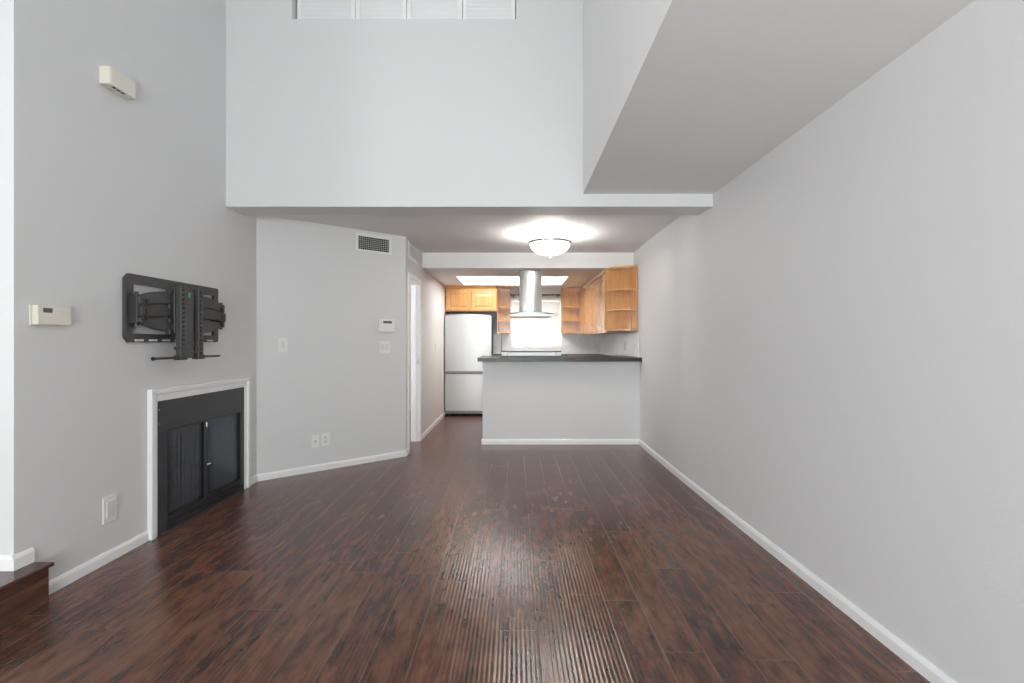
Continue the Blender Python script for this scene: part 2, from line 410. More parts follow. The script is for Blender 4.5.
# loft behind the shutters, room behind the doorway
m = MB().box((XL - 0.15, 6.4, 2.45), (XR, 6.5, ZH)).box((XL - 0.15, 4.45, 2.45), (XL, 6.4, ZH))
struct(m.build('wall_loft', WALL), 'loft room walls behind the high shutters', 'wall')
m = MB(); holed(m, 'x', -3.45, -3.3, 4.45, YK + 0.15, 0, 2.45, [(4.75, 5.8, 0.9, 2.1)])  # unseen window opening added to brighten this room and the door jamb
m.box((-3.3, YK, 0), (XD - 0.11, YK + 0.15, 2.45)).box((-3.3, 4.45, 0), (XL - 0.15, 4.6, 2.45))
struct(m.build('wall_side_room', WALL), 'walls of the small room seen through the doorway', 'wall')
struct(MB().box((-3.45, 4.45, 2.451), (XD, YK + 0.15, 2.55)).build('ceiling_side_room', CEIL), 'ceiling of the small room past the doorway', 'ceiling')
struct(MB().box((-0.385, 5.935, 0), (XR, 6.05, 0.985)).build('wall_peninsula', WALL), 'grey half wall under the black peninsula worktop', 'wall')

# rear patio door and added clerestory frames (behind the viewpoint)
def win_frame(name, x0, x1, z0, z1, y0, y1, mull, label, cat, w=0.05):
    r = thing(name, label, cat, ((x0 + x1) / 2, (y0 + y1) / 2, z0)); r['kind'] = 'structure'
    hx, hy, h = (x1 - x0) / 2, (y1 - y0) / 2, z1 - z0
    f = MB().box((-hx, -hy, 0), (-hx + w, hy, h), 0.004).box((hx - w, -hy, 0), (hx, hy, h), 0.004)
    f.box((-hx + w, -hy, 0), (hx - w, hy, w), 0.004).box((-hx + w, -hy, h - w), (hx - w, hy, h), 0.004)
    for mx_ in mull: f.box((mx_ - w / 2 - (x0 + x1) / 2, -hy * 0.8, w), (mx_ + w / 2 - (x0 + x1) / 2, hy * 0.8, h - w), 0.004)
    f.build('window_frame', TRIM, r)
    MB().box((-hx + w, -0.003, w), (hx - w, 0.003, h - w)).build('pane', GLASS, r)
    return r
win_frame('door_2', -1.80, 1.40, 0.0, 2.08, -2.62, -2.53, [-0.75, 0.33], 'white framed sliding patio door behind the viewpoint', 'door', 0.06)
win_frame('window_3', -2.15, 0.45, 3.05, 3.33, -2.62, -2.53, [-0.85], 'white framed high window added for light behind the viewpoint', 'window', 0.06)  # unseen window, added and sized for its light on the upper walls
win_frame('window_2', -0.06, 0.82, 1.12, 2.0, YK + 0.07, YK + 0.13, [0.385], 'white sliding kitchen window behind the closed blind', 'window', 0.04)

# baseboards
BH, BT = 0.062, 0.013
def bb(m, a, b, h=BH, t=BT, z=0.0):
    """baseboard from a to b; the room lies to the right hand of a->b"""
    a = Vector((*a, 0)); b = Vector((*b, 0)); d = (b - a); L_ = d.length; ang = math.atan2(d.y, d.x)
    mt = Matrix.Translation((a.x, a.y, z)) @ Matrix.Rotation(ang, 4, 'Z')
    m.prism([(0, 0), (-t, 0), (-t, h - 0.018), (-t * 0.62, h - 0.006), (-t * 0.35, h), (0, h)], 0, L_, axis='x', mtx=mt)
    return m
m = MB(); bb(m, (XL, 2.335), (XL, 3.06)); bb(m, (XL, 4.225), (XL, YA + 0.004)); struct(m.build('baseboard_left', TRIM), 'white baseboard along the left wall either side of fireplace', 'baseboard')
m = MB(); bb(m, (XL, YA), (XD + 0.003, YB + 0.003)); bb(m, (XD, YB), (XD, 5.42)); struct(m.build('baseboard_diagonal', TRIM), 'white baseboard along the diagonal wall', 'baseboard')
struct(bb(MB(), (XD, 6.172), (XD, 8.2)).build('baseboard_doorway', TRIM), 'white baseboard between doorway and refrigerator', 'baseboard')
prof_ = [(0, 0), (-BT, 0), (-BT, BH - 0.018), (-BT * 0.62, BH - 0.006), (-BT * 0.35, BH), (0.004, BH)]
struct(MB().sheet([[(xr_low(y) + p[0], y, p[1]) for p in prof_] for y in [5.922 - 8.42 * i / 80 for i in range(81)]]).build('baseboard_right', TRIM), 'long white baseboard along the right wall', 'baseboard')
m = MB(); bb(m, (-0.385 - BT, 5.935), (XR, 5.935)); bb(m, (-0.385, 6.05), (-0.385, 5.935)); struct(m.build('baseboard_peninsula', TRIM), 'white baseboard at the foot of peninsula wall', 'baseboard')
m = MB(); bb(m, (-4.5, 2.25), (XL, 2.25), 0.068, BT, 0.192); bb(m, (XL, 2.25 - BT), (XL, 2.334), 0.068, BT, 0.192)
struct(m.build('baseboard_entry', TRIM), 'short white baseboard on top of the wooden step', 'baseboard')
struct(bb(MB(), (-3.3, YK), (XD - 0.11, YK), 0.09).build('baseboard_side_room', TRIM), 'white baseboard in the room past doorway', 'baseboard')

# doorway casing and jamb
r = thing('door_1', 'white cased open doorway between diagonal wall and kitchen', 'door', (XD, 5.795, 0)); r['kind'] = 'structure'
y0, y1, zt = -0.325, 0.325, 1.925
m = MB().box((0.0, y0 - 0.05, 0), (0.014, y0 + 0.006, zt), 0.003).box((0.0, y1 - 0.006, 0), (0.014, y1 + 0.05, zt), 0.003).box((0.0, y0 - 0.05, zt), (0.014, y1 + 0.05, zt + 0.05), 0.003)
m.build('casing', TRIM, r)
m = MB().box((-0.11, y0, 0), (0, y0 + 0.016, zt)).box((-0.11, y1 - 0.016, 0), (0, y1, zt)).box((-0.11, y0 + 0.016, zt - 0.016), (0, y1 - 0.016, zt))
m.box((-0.075, y1 - 0.028, 0), (-0.04, y1 - 0.016, zt - 0.016))
jb = m.build('jamb', TRIM, r)
MB().box((-0.037, y1 - 0.019, 0.95), (-0.012, y1 - 0.0155, 1.01), 0.001).build('strike_plate', CHROME, jb)['label'] = 'metal strike plate on white jamb'

# raised landing with wooden step
r = thing('wooden_step', 'dark wood step and landing at the left edge of room', 'step', (XL, 2.25, 0))
MB().prism([(-2.24, -4.74), (0.08, -4.74), (0.08, 0.083), (0.004, 0.083), (0.004, -0.002), (-2.24, -0.002)], 0.0, 0.172).build('riser', STEPM, r)
MB().prism([(-2.24, -4.74), (0.104, -4.74), (0.104, 0.088), (0.004, 0.088), (0.004, -0.002), (-2.24, -0.002)], 0.172, 0.191, 'z', 0.005).build('tread', STEPM, r)

# ------------------------------------------------------------------ fireplace
r = thing('fireplace', 'black metal fireplace with mesh curtains and white surround', 'fireplace', (XL, 3.645, 0), R(90))
sur = MB()
x0, x1, zt, w = -0.581, 0.552, 0.92, 0.06
for (a, b, c, d) in ((x0, x0 + w, 0, zt), (x1 - w, x1, 0, zt), (x0 + w, x1 - w, zt - 0.075, zt)):
    sur.box((a, -0.022, c), (b, -0.001, d), 0.002)
e = 0.03
sur.box((x0 - 0.004, -0.034, 0), (x0 + e, -0.0015, zt - e), 0.004).box((x1 - e, -0.034, 0), (x1 + 0.004, -0.0015, zt - e), 0.004).box((x0 - 0.004, -0.034, zt - e), (x1 + 0.004, -0.0015, zt + 0.004), 0.004)
sur.build('surround', TRIM, r)['label'] = 'white painted wood surround'
IX0, IX1, IZ = x0 + w + 0.001, x1 - w - 0.001, zt - 0.075 - 0.001
OX0, OX1, OZ0, OZ1 = -0.428, 0.458, 0.082, 0.655
f = MB().box((IX0, -0.016, OZ1), (IX1, 0.02, IZ), 0.003)
f.box((IX0, -0.016, 0.002), (OX0, 0.02, OZ1), 0.003).box((OX1, -0.016, 0.002), (IX1, 0.02, OZ1), 0.003)
f.build('face_panel', FACEMET, r)
f = MB().box((OX0, -0.024, 0.003), (OX1, 0.02, 0.05), 0.004).box((OX0, -0.012, 0.05), (OX1, 0.02, OZ0), 0.003)
f.build('bottom_louver', FRAMEMET, r)
MB().box((OX0 - 0.06, -0.032, 0.0005), (OX1, -0.017, 0.006), 0.001).build('floor_strip', GREYMET, r)
for zz in (0.16, 0.70, 0.79): MB().cyl((IX0 + 0.014, -0.021, zz), (IX0 + 0.014, -0.015, zz), 0.006, seg=12).build('screw', CHROME, r)
cx = -0.012
for s0, s1 in ((OX0, cx - 0.003), (cx + 0.003, OX1)):
    t = 0.014
    d = MB().box((s0, -0.010, OZ0), (s0 + t, 0.014, OZ1), 0.002).box((s1 - t, -0.010, OZ0), (s1, 0.014, OZ1), 0.002)
    d.box((s0 + t, -0.010, OZ0), (s1 - t, 0.014, OZ0 + t), 0.002).box((s0 + t, -0.010, OZ1 - t), (s1 - t, 0.014, OZ1), 0.002)
    dr = d.build('glass_door', FRAMEMET, r)
    MB().box((s0 + t, 0.0, OZ0 + t), (s1 - t, 0.004, OZ1 - t)).build('pane', FIREGLASS, dr)
    hx = s1 - t / 2 if s0 < 0 - 0.1 else s0 + t / 2
    MB().cyl((hx, -0.010, 0.33), (hx, -0.022, 0.33), 0.005, seg=12).lathe([(0, -0.012), (0.009, -0.008), (0.012, 0), (0.009, 0.008), (0, 0.012)], (hx, -0.028, 0.33), 16).build('handle', CHROME, dr, 40)['label'] = 'small metal door knob'
MB().box((cx - 0.008, -0.02, 0.60), (cx + 0.008, -0.011, 0.635), 0.002).build('latch', CHROME, r)
for s0, s1, ph in ((OX0 + 0.01, cx - 0.02, 0), (cx + 0.02, OX1 - 0.01, 1.3)):
    n_ = 150; xs = [s0 + (s1 - s0) * i / n_ for i in range(n_ + 1)]
    prof = [0.040 + 0.016 * math.sin(ph + (x - s0) * 165 + 1.2 * math.sin(x * 40)) for x in xs]
    MB().sheet([[(x, y, z) for x, y in zip(xs, prof)] for z in (OZ0 + 0.005, 0.3, 0.5, OZ1 + 0.02)]).build('mesh_curtain', MESHC, r, 60)
MB().cyl((OX0, 0.05, OZ1 + 0.02), (OX1, 0.05, OZ1 + 0.02), 0.006).build('curtain_rod', FRAMEMET, r)
fb = MB().box((IX0, 0.42, 0.02), (IX1, 0.44, 0.82)).box((IX0, 0.02, 0.02), (IX0 + 0.02, 0.44, 0.82)).box((IX1 - 0.02, 0.02, 0.02), (IX1, 0.44, 0.82)).box((IX0, 0.02, 0.80), (IX1, 0.44, 0.83)).box((IX0, 0.02, 0.02), (IX1, 0.44, 0.075))
fb.build('firebox', BRICK, r)
g = MB()
for i in range(7): g.cyl((-0.24 + i * 0.08, 0.13, 0.13), (-0.24 + i * 0.08, 0.34, 0.13), 0.007, seg=8)
for yy in (0.15, 0.32): g.cyl((-0.26, yy, 0.122), (0.26, yy, 0.122), 0.007, seg=8)
for xx in (-0.24, 0.24):
    for yy in (0.15, 0.32): g.cyl((xx, yy, 0.074), (xx, yy, 0.125), 0.008, seg=8)
g.build('grate', BLACKMET, r)
def log(p, q, rad):
    p = Vector(p); q = Vector(q); k = 10; pts = []
    m = MB(); d = (q - p).normalized(); u = d.orthogonal().normalized(); v = d.cross(u); rows = []
    for i in range(k + 1):
        c = p.lerp(q, i / k); rr = rad * (1 + 0.18 * math.sin(i * 1.7 + rad * 90)) * (0.8 if i in (0, k) else 1)
        rows.append([c + (u * math.cos(a) + v * math.sin(a)) * rr * (1 + 0.1 * math.sin(3 * a + i)) for a in [2 * math.pi * j / 14 for j in range(15)]])
    m.sheet(rows)
    for row in (rows[0], rows[-1]):
        t = bmesh.new(); t.faces.new([t.verts.new(x) for x in row[:-1]]); m.join(t)
    return m
for p, q, rad in (((-0.27, 0.2, 0.18), (0.24, 0.22, 0.19), 0.045), ((-0.25, 0.3, 0.19), (0.27, 0.29, 0.18), 0.05), ((-0.18, 0.19, 0.25), (0.12, 0.32, 0.29), 0.037), ((0.2, 0.2, 0.25), (-0.02, 0.31, 0.31), 0.032)):
    log(p, q, rad).build('log', LOG, r, 50)

# ------------------------------------------------------------------ television wall bracket
r = thing('television_bracket', 'black folding television wall bracket above the fireplace', 'wall bracket', (XL, 3.335, 1.41), R(90))
def ring(m, x0, x1, z0, z1, wl, wr, wb, wt, ch, d0, d1):
    out = [(x0 + ch, z0), (x1 - ch * 0.3, z0), (x1, z0 + ch * 0.3), (x1, z1 - ch * 0.3), (x1 - ch * 0.3, z1), (x0 + ch, z1), (x0, z1 - ch), (x0, z0 + ch)]
    inn = [(x0 + wl, z0 + wb), (x1 - wr, z0 + wb), (x1 - wr, z0 + wb + .001), (x1 - wr, z1 - wt - .001), (x1 - wr, z1 - wt), (x0 + wl, z1 - wt), (x0 + wl, z1 - wt - .001), (x0 + wl, z0 + wb + .001)]
    t = bmesh.new()
    V = [[t.verts.new((p[0], d, p[1])) for p in L_] for d in (d0, d1) for L_ in (out, inn)]
    n = 8
    for i in range(n):
        j = (i + 1) % n
        t.faces.new((V[0][i], V[0][j], V[1][j], V[1][i])); t.faces.new((V[2][i], V[3][i], V[3][j], V[2][j]))
        t.faces.new((V[0][i], V[2][i], V[2][j], V[0][j])); t.faces.new((V[1][i], V[1][j], V[3][j], V[3][i]))
    bmesh.ops.recalc_face_normals(t, faces=t.faces)
    m.join(t)
m = MB(); ring(m, -0.466, 0.428, -0.195, 0.206, 0.058, 0.05, 0.05, 0.058, 0.03, -0.001, -0.022)
for xx in (-0.30,): m.box((xx, -0.028, 0.158), (xx + 0.016, -0.021, 0.174), 0.002)
fr = m.build('wall_frame', GREYMET, r)
for i in range(7): MB().box((-0.40 + i * 0.115, -0.0232, -0.188), (-0.40 + i * 0.115 + 0.072, -0.0210, -0.177), 0.001).build('slot', PLATE2, fr)['label'] = 'pale slot in the lower bar'
for s in (-1, 1):
    xb = s * 0.425 if s < 0 else 0.412
    m = MB().box((xb - 0.018, -0.070, -0.085), (xb + 0.018, -0.015, 0.085), 0.004)
    m.cyl((xb, -0.052, -0.1), (xb, -0.052, 0.1), 0.011, seg=14)
    m.build('pivot_bracket', BLACKMET, r)
    def P(pts): return [((s * a if s < 0 else a * 0.92), b) for a, b in pts]
    m = MB().prism(P([(0.44, 0.028), (0.44, 0.070), (0.40, 0.088), (0.32, 0.108), (0.22, 0.122), (0.10, 0.127), (0.10, 0.052), (0.25, 0.045)]), -0.05, -0.085, 'y', 0.004)
    m.build('arm', GREYMET, r)
    m = MB().prism(P([(0.44, -0.042), (0.44, 0.016), (0.30, 0.036), (0.10, 0.042), (0.10, -0.032), (0.30, -0.036)]), -0.058, -0.094, 'y', 0.004)
    m.build('arm', BLACKMET, r)
    m = MB().prism(P([(0.44, -0.052), (0.25, -0.044), (0.10, -0.040), (0.10, -0.134), (0.22, -0.128), (0.32, -0.112), (0.40, -0.092), (0.44, -0.075)]), -0.05, -0.085, 'y', 0.004)
    m.build('arm', GREYMET, r)
    xq = -0.39 if s < 0 else 0.36
    for zz in (0.05, -0.012, -0.065): MB().cyl((xq, -0.083, zz), (xq, -0.099, zz), 0.015, seg=14).build('pivot_bolt', BLACKMET, r)
m = MB().box((-0.175, -0.105, -0.14), (0.09, -0.06, 0.155), 0.005)
for zz in (0.12, 0.03, -0.06, -0.13): m.box((-0.215, -0.1, zz - 0.016), (0.12, -0.07, zz + 0.016), 0.004)
m.build('head_plate', BLACKMET, r)
for xa in (-0.168, 0.010):
    m = MB(); xz = xa + 0.054
    m.box((xa, -0.138, -0.297), (xa + 0.016, -0.106, 0.165), 0.002).box((xz - 0.014, -0.138, -0.297), (xz, -0.106, 0.165), 0.002)
    k = -0.29
    while k < 0.15:
        m.box((xa + 0.016, -0.136, k), (xz - 0.014, -0.126, k + 0.016), 0.001); k += 0.029
    rl = m.build('rail', GREYMET, r)
    m = MB().cyl((xa + 0.004, -0.122, -0.232), (xa - 0.026, -0.122, -0.232), 0.012, seg=14); m.build('clamp_knob', BLACKMET, rl)
    MB().box((xa - 0.012, -0.145, -0.308), (xz + 0.006, -0.10, -0.278), 0.004).build('foot', BLACKMET, rl)
MB().box((-0.108, -0.128, -0.297), (-0.02, -0.1055, 0.140), 0.006).build('centre_bar', GREYMET, r)
MB().box((-0.083, -0.134, 0.095), (-0.063, -0.1275, 0.128), 0.003).build('bubble_level', LEVEL, r)['label'] = 'small green bubble level'
MB().cyl((-0.40, -0.128, -0.292), (0.262, -0.128, -0.292), 0.0075, seg=12).cyl((-0.40, -0.128, -0.292), (-0.388, -0.128, -0.292), 0.011, seg=12).build('locking_rod', BLACKMET, r)

# ------------------------------------------------------------------ small wall fittings
def on_diag(t, z): return (XL + (XD - XL) * t, YA + (YB - YA) * t, z)
def plate(name, label, cat, loc, rz, w, h, kind, m_=None, group=None):
    r = thing(name, label, cat, loc, rz, group)
    pm = m_ or PLATE
    MB().box((-w / 2, -0.007, -h / 2), (w / 2, -0.0005, h / 2), 0.003).build('cover_plate', pm, r)
    if kind == 'rocker':
        k = 2 if w > 0.1 else 1
        for i in range(k):
            cx_ = (i - (k - 1) / 2) * 0.046
            MB().prism([(-0.0095, -0.032), (-0.0065, -0.033), (-0.0065, 0.033), (-0.0125, 0.033)], cx_ - 0.016, cx_ + 0.016, 'x').build('rocker', PLATE2 if not m_ else m_, r)
    elif kind == 'duplex':
        for s in (-1, 1):
            f = MB().lathe([(0, 0), (0.0165, 0), (0.0165, 0.003), (0, 0.003)], (0, 0, 0), 24)
            bmesh.ops.transform(f.bm, matrix=Matrix.Translation((0, -0.0065, s * 0.0195)) @ Matrix.Rotation(R(90), 4, 'X'), verts=f.bm.verts)
            so = f.build('socket', PLATE2 if not m_ else m_, r, 40)
            MB().box((-0.0075, -0.0102, s * 0.0195 - 0.002), (-0.0050, -0.0092, s * 0.0195 + 0.007)).box((0.0050, -0.0102, s * 0.0195 - 0.002), (0.0075, -0.0092, s * 0.0195 + 0.007)).cyl((0, -0.0092, s * 0.0195 - 0.008), (0, -0.0102, s * 0.0195 - 0.008), 0.0026, seg=10).build('slot', DARKHOLE, so)
    elif kind == 'coax':
        MB().cyl((0, -0.007, 0.0), (0, -0.016, 0.0), 0.006, seg=12).build('connector', LCD, r)
    elif kind == 'blank':
        MB().box((-w * 0.27, -0.0105, -h * 0.30), (w * 0.27, -0.0065, h * 0.30), 0.003).build('insert', PLATE2, r)
    for s in (-1, 1): MB().cyl((0, -0.0068, s * h * 0.42), (0, -0.0082, s * h * 0.42), 0.003, seg=10).build('screw', PLATE2, r)
    return r
plate('light_switch', 'single white light switch at left on the diagonal wall', 'light switch', on_diag(0.1485, 1.188), ANG, 0.076, 0.125, 'rocker')
plate('light_switch', 'double white light switch below the alarm keypad', 'light switch', on_diag(0.833, 1.160), ANG, 0.119, 0.125, 'rocker')
plate('cable_outlet', 'white cable outlet with dark centre low on diagonal wall', 'wall outlet', on_diag(0.346, 0.284), ANG, 0.072, 0.116, 'coax')
plate('power_outlet', 'white power outlet right of the cable outlet on diagonal wall', 'wall outlet', on_diag(0.412, 0.289), ANG, 0.078, 0.122, 'duplex')
plate('wall_plate', 'white blank wall plate low on left wall before fireplace', 'wall plate', (XL, 2.778, 0.29), R(90), 0.095, 0.145, 'blank')
plate('power_outlet', 'white power outlet low on the long right wall', 'wall outlet', (XR, 4.08, 0.258), R(-90), 0.074, 0.128, 'duplex')
plate('light_switch', 'small white light switch on kitchen side wall before refrigerator', 'light switch', (XD, 7.34, 1.15), R(90), 0.074, 0.12, 'rocker')
plate('power_outlet', 'grey metal power outlet on splashback under right cabinets', 'wall outlet', (XR - 0.0085, 6.74, 1.155), R(-90), 0.078, 0.122, 'duplex', STEELD)

r = thing('thermostat', 'beige thermostat with small display on the left wall', 'thermostat', (XL, 2.413, 1.345), R(90))
MB().box((-0.094, -0.006, -0.048), (0.094, -0.0005, 0.048), 0.003).build('back_plate', BEIGE, r)
MB().box((-0.088, -0.034, -0.047), (0.092, -0.006, 0.047), 0.006, 3).build('housing', BEIGE, r)
MB().box((-0.060, -0.0355, 0.012), (-0.012, -0.0335, 0.034), 0.001).build('display', LCD, r)
m = MB()
for i in range(3): m.box((0.02 + i * 0.02, -0.0365, 0.016), (0.033 + i * 0.02, -0.0338, 0.026), 0.001)
m.build('button', BEIGE, r)
MB().box((-0.084, -0.0362, -0.043), (0.088, -0.0338, -0.008), 0.002).build('flap', BEIGE, r)

r = thing('alarm_keypad', 'white alarm keypad with dark display on the diagonal wall', 'keypad', on_diag(0.842, 1.384), ANG)
MB().box((-0.088, -0.034, -0.067), (0.088, -0.0005, 0.067), 0.008, 3).build('housing', PLATE, r)
MB().box((-0.045, -0.0352, 0.022), (0.052, -0.0335, 0.047), 0.001).build('display', LCD, r)
MB().box((-0.082, -0.0385, -0.062), (0.082, -0.0338, 0.012), 0.003).build('flap', PLATE, r)
MB().box((-0.068, -0.0365, 0.028), (-0.060, -0.0338, 0.036), 0.001).build('button', LCD, r)

r = thing('door_chime', 'beige door chime box high on the left wall', 'door chime', (XL, 2.803, 2.668), R(90))
MB().box((-0.093, -0.058, -0.048), (0.093, -0.0005, 0.048), 0.004, 3).build('housing', BEIGE, r)
MB().box((-0.086, -0.0605, -0.047), (0.086, -0.057, 0.047), 0.002).build('cover', BEIGE, r)
for i in range(3): MB().box((-0.055 + i * 0.030, -0.052, -0.0492), (-0.034 + i * 0.030, -0.036, -0.0472)).build('slot', DARKHOLE, r)

def vent(label, loc, rz, w, h, nv, nh, dark):
    r = thing('air_vent', label, 'air vent', loc, rz)
    t = 0.028
    m = MB().box((-w / 2, -0.010, -h / 2), (-w / 2 + t, -0.0005, h / 2), 0.003).box((w / 2 - t, -0.010, -h / 2), (w / 2, -0.0005, h / 2), 0.003)
    m.box((-w / 2 + t, -0.010, -h / 2), (w / 2 - t, -0.0005, -h / 2 + t), 0.003).box((-w / 2 + t, -0.010, h / 2 - t), (w / 2 - t, -0.0005, h / 2), 0.003)
    m.build('frame', PLATE, r)
    MB().box((-w / 2 + t, -0.002, -h / 2 + t), (w / 2 - t, -0.0006, h / 2 - t)).build('duct', DARKHOLE if dark else PLATE2, r)
    m = MB()
    for i in range(nv):
        x = -w / 2 + t + (w - 2 * t) * (i + 1) / (nv + 1)
        m.box((-0.0012, -0.007, -h / 2 + t), (0.0012, 0.007, h / 2 - t), mtx=Matrix.Translation((x, -0.0085, 0)) @ Matrix.Rotation(R(-22), 4, 'Z'))
    for i in range(nh):
        z = -h / 2 + t + (h - 2 * t) * (i + 1) / (nh + 1); m.box((-w / 2 + t, -0.0045, z - 0.0013), (w / 2 - t, -0.0022, z + 0.0013))
    m.build('grille', PLATE2, r)
vent('white air vent with dark grille high on diagonal wall', on_diag(0.7505, 2.208), ANG, 0.388, 0.186, 15, 6, True)
vent('white pale air vent above the doorway', (XD, 5.70, 2.222), R(90), 0.50, 0.172, 18, 0, False)

# ------------------------------------------------------------------ refrigerator
r = thing('refrigerator', 'silver white refrigerator with bottom freezer left of kitchen', 'refrigerator', (-0.768, 8.2, 0))
hw = 0.378
MB().box((-hw, 0.07, 0.03), (hw, 0.60, 1.64), 0.008).build('cabinet', FRIDGES, r)['label'] = 'dark grey refrigerator body'
def fdoor(z0, z1, crown):
    m = MB(); k = 16
    front = [(-hw + 2 * hw * i / k, -0.014 * (1 - (2 * i / k - 1) ** 2)) for i in range(k + 1)]
    pts = [(-hw, 0.062)] + front + [(hw, 0.062)]
    m.prism(pts, z0, z1, 'z')
    if crown:
        for v in m.bm.verts:
            if v.co.z > z1 - 1e-4: v.co.z += 0.028 * (1 - (v.co.x / hw) ** 2) - 0.012
    return m
d = fdoor(0.735, 1.655, True).build('upper_door', FRIDGE, r, 40)
d2 = fdoor(0.085, 0.685, False).build('freezer_door', FRIDGE, r, 40)
MB().box((-hw + 0.002, -0.006, 0.686), (hw - 0.002, 0.06, 0.734), 0.004).build('handle_recess', FRIDGED, r)
MB().box((-hw + 0.01, -0.024, 0.700), (hw - 0.03, -0.006, 0.728), 0.006).build('handle', FRIDGED, r)
MB().box((hw - 0.03, -0.026, 0.696), (hw - 0.004, -0.004, 0.730), 0.005).build('handle_cap', BLACKMET, r)
MB().box((-hw + 0.004, 0.03, 0.03), (hw - 0.004, 0.07, 0.082), 0.004).build('kick_plate', FRIDGED, r)
for sx in (-1, 1): MB().cyl((sx * (hw - 0.06), 0.06, 0.0), (sx * (hw - 0.06), 0.06, 0.03), 0.02, seg=16).build('foot', BLACKMET, r)
MB().box((-hw + 0.004, 0.0, 1.648), (-hw + 0.07, 0.09, 1.668), 0.004).build('hinge_cover', FRIDGED, r)

# ------------------------------------------------------------------ kitchen cabinets
def door_mb(w, h):
    """raised panel door, front face toward -y, origin at lower left corner"""
    s = 0.055
    m = MB().box((0, -0.020, 0), (s, 0, h), 0.003).box((w - s, -0.020, 0), (w, 0, h), 0.003).box((s, -0.020, 0), (w - s, 0, s), 0.003).box((s, -0.020, h - s), (w - s, 0, h), 0.003)
    m.box((s, -0.011, s), (w - s, -0.002, h - s))
    t = bmesh.new()
    a = [(s + .006, s + .006), (w - s - .006, s + .006), (w - s - .006, h - s - .006), (s + .006, h - s - .006)]; g = 0.03
    b = [(s + g, s + g), (w - s - g, s + g), (w - s - g, h - s - g), (s + g, h - s - g)]
    A = [t.verts.new((p[0], -0.011, p[1])) for p in a]; B = [t.verts.new((p[0], -0.019, p[1])) for p in b]
    t.faces.new(B)
    for i in range(4): t.faces.new((A[i], A[(i + 1) % 4], B[(i + 1) % 4], B[i]))
    bmesh.ops.recalc_face_normals(t, faces=t.faces)
    return m.join(t)
def cabinet(label, loc, rz, w, d, h, nd_, group, crown=0.05, rail=0.0, name='wall_cabinet', cat='cabinet', toe=0.0):
    """origin at the lower left front corner of the face frame; depth runs to +y"""
    r = thing(name, label, cat, loc, rz, group)
    MB().box((0, 0.018, toe), (w, d, h - 0.001), 0.001).build('carcass', MAPLE, r)
    m = MB(); s = 0.03
    m.box((0, 0, toe), (s, 0.018, h)).box((w - s, 0, toe), (w, 0.018, h)).box((s, 0, toe), (w - s, 0.018, toe + 0.03)).box((s, 0, h - crown - 0.02), (w - s, 0.018, h))
    m.build('face_frame', MAPLE, r)
    if crown > 0.03: MB().prism([(-0.0005, h - 0.045), (-0.012, h - 0.040), (-0.028, h - 0.008), (-0.028, h - 0.001), (-0.0005, h - 0.001)], 0, w, 'x').build('crown', MAPLEH, r)
    if rail > 0: MB().box((0, -0.022, -rail), (w, 0.012, -0.001), 0.004).build('light_rail', MAPLEH, r)
    dw = (w - 0.012 * (nd_ + 1)) / nd_
    for i in range(nd_):
        o = door_mb(dw, h - toe - crown - 0.03).build('door', MAPLE, r)
        o.location = (0.012 + i * (dw + 0.012), -0.001, toe + 0.016)
    if toe > 0: MB().box((0, 0.06, 0), (w, d, toe - 0.001)).build('toe_kick', MAPLE, r)
    return r
ZB = 1.354
cabinet('maple two-door cabinet above the refrigerator', (-1.155, 8.29, 1.718), 0, 0.85, 0.52, ZK - 1.719, 2, 'maple wall cabinets', 0.07)
cabinet('nearer maple two-door cabinet on right kitchen wall beside end shelf', (1.16, 7.365, ZB), R(-90), 1.0, 0.32, ZK - ZB - 0.001, 2, 'maple wall cabinets', 0.05, 0.028)
cabinet('farther maple two-door cabinet on right kitchen wall near corner', (1.16, 8.372, ZB), R(-90), 1.005, 0.32, ZK - ZB - 0.001, 2, 'maple wall cabinets', 0.05, 0.028)

def shelf_unit(label, loc, rz, w, d, h, zs, flip=1, group='maple open shelf units'):
    """corner of side panel and back panel at origin; side panel along -y (length d), shelves along flip*x (length w)"""
    r = thing('open_shelf_unit', label, 'shelf', loc, rz, group)
    F = flip
    MB().box((0, -d, 0), (F * 0.016, 0, h), 0.001).build('side_panel', MAPLE, r)
    MB().box((F * 0.016, -0.014, 0), (F * w, 0, h), 0.001).build('back_panel', MAPLE, r)
    def board(z, th, ext=0.0):
        pts = [(F * 0.016, -0.014), (F * 0.016, -d)]
        pts += [(F * (0.05), -d - ext)]
        for i in range(1, 10):
            a = i / 10 * math.pi / 2
            pts.append((F * (0.05 + (w - 0.05) * math.sin(a) ** 1.0), -0.03 - (d - 0.03 + ext) * math.cos(a) ** 0.85))
        pts += [(F * w, -0.03), (F * w, -0.014)]
        return MB().prism(pts, z, z + th, 'z')
    board(0.0, 0.018).build('bottom_board', MAPLEH, r)
    for z in zs: board(z - 0.016, 0.016).build('shelf', MAPLEH, r)
    board(h - 0.022, 0.021).build('top_board', MAPLEH, r)
    return r
hh = ZK - ZB - 0.002
shelf_unit('maple open end shelf with curved boards nearest on right wall', (XR - 0.006, 6.357, ZB), R(-90), 0.31, 0.318, hh, (0.511, 0.263), 1)
shelf_unit('small maple open shelf between refrigerator and window', (-0.302, YK - 0.012, ZB), 0, 0.215, 0.31, hh, (0.47, 0.232), 1)
shelf_unit('small maple open shelf right of the kitchen window', (1.13, YK - 0.012, ZB), 0, 0.32, 0.31, hh, (0.47, 0.232), -1)
struct(MB().box((1.131, 8.385, ZB), (XR - 0.01, YK - 0.012, ZK - 0.002), 0.001).build('trim_1', MAPLE), 'maple corner filler between the right cabinets and shelf', 'trim')

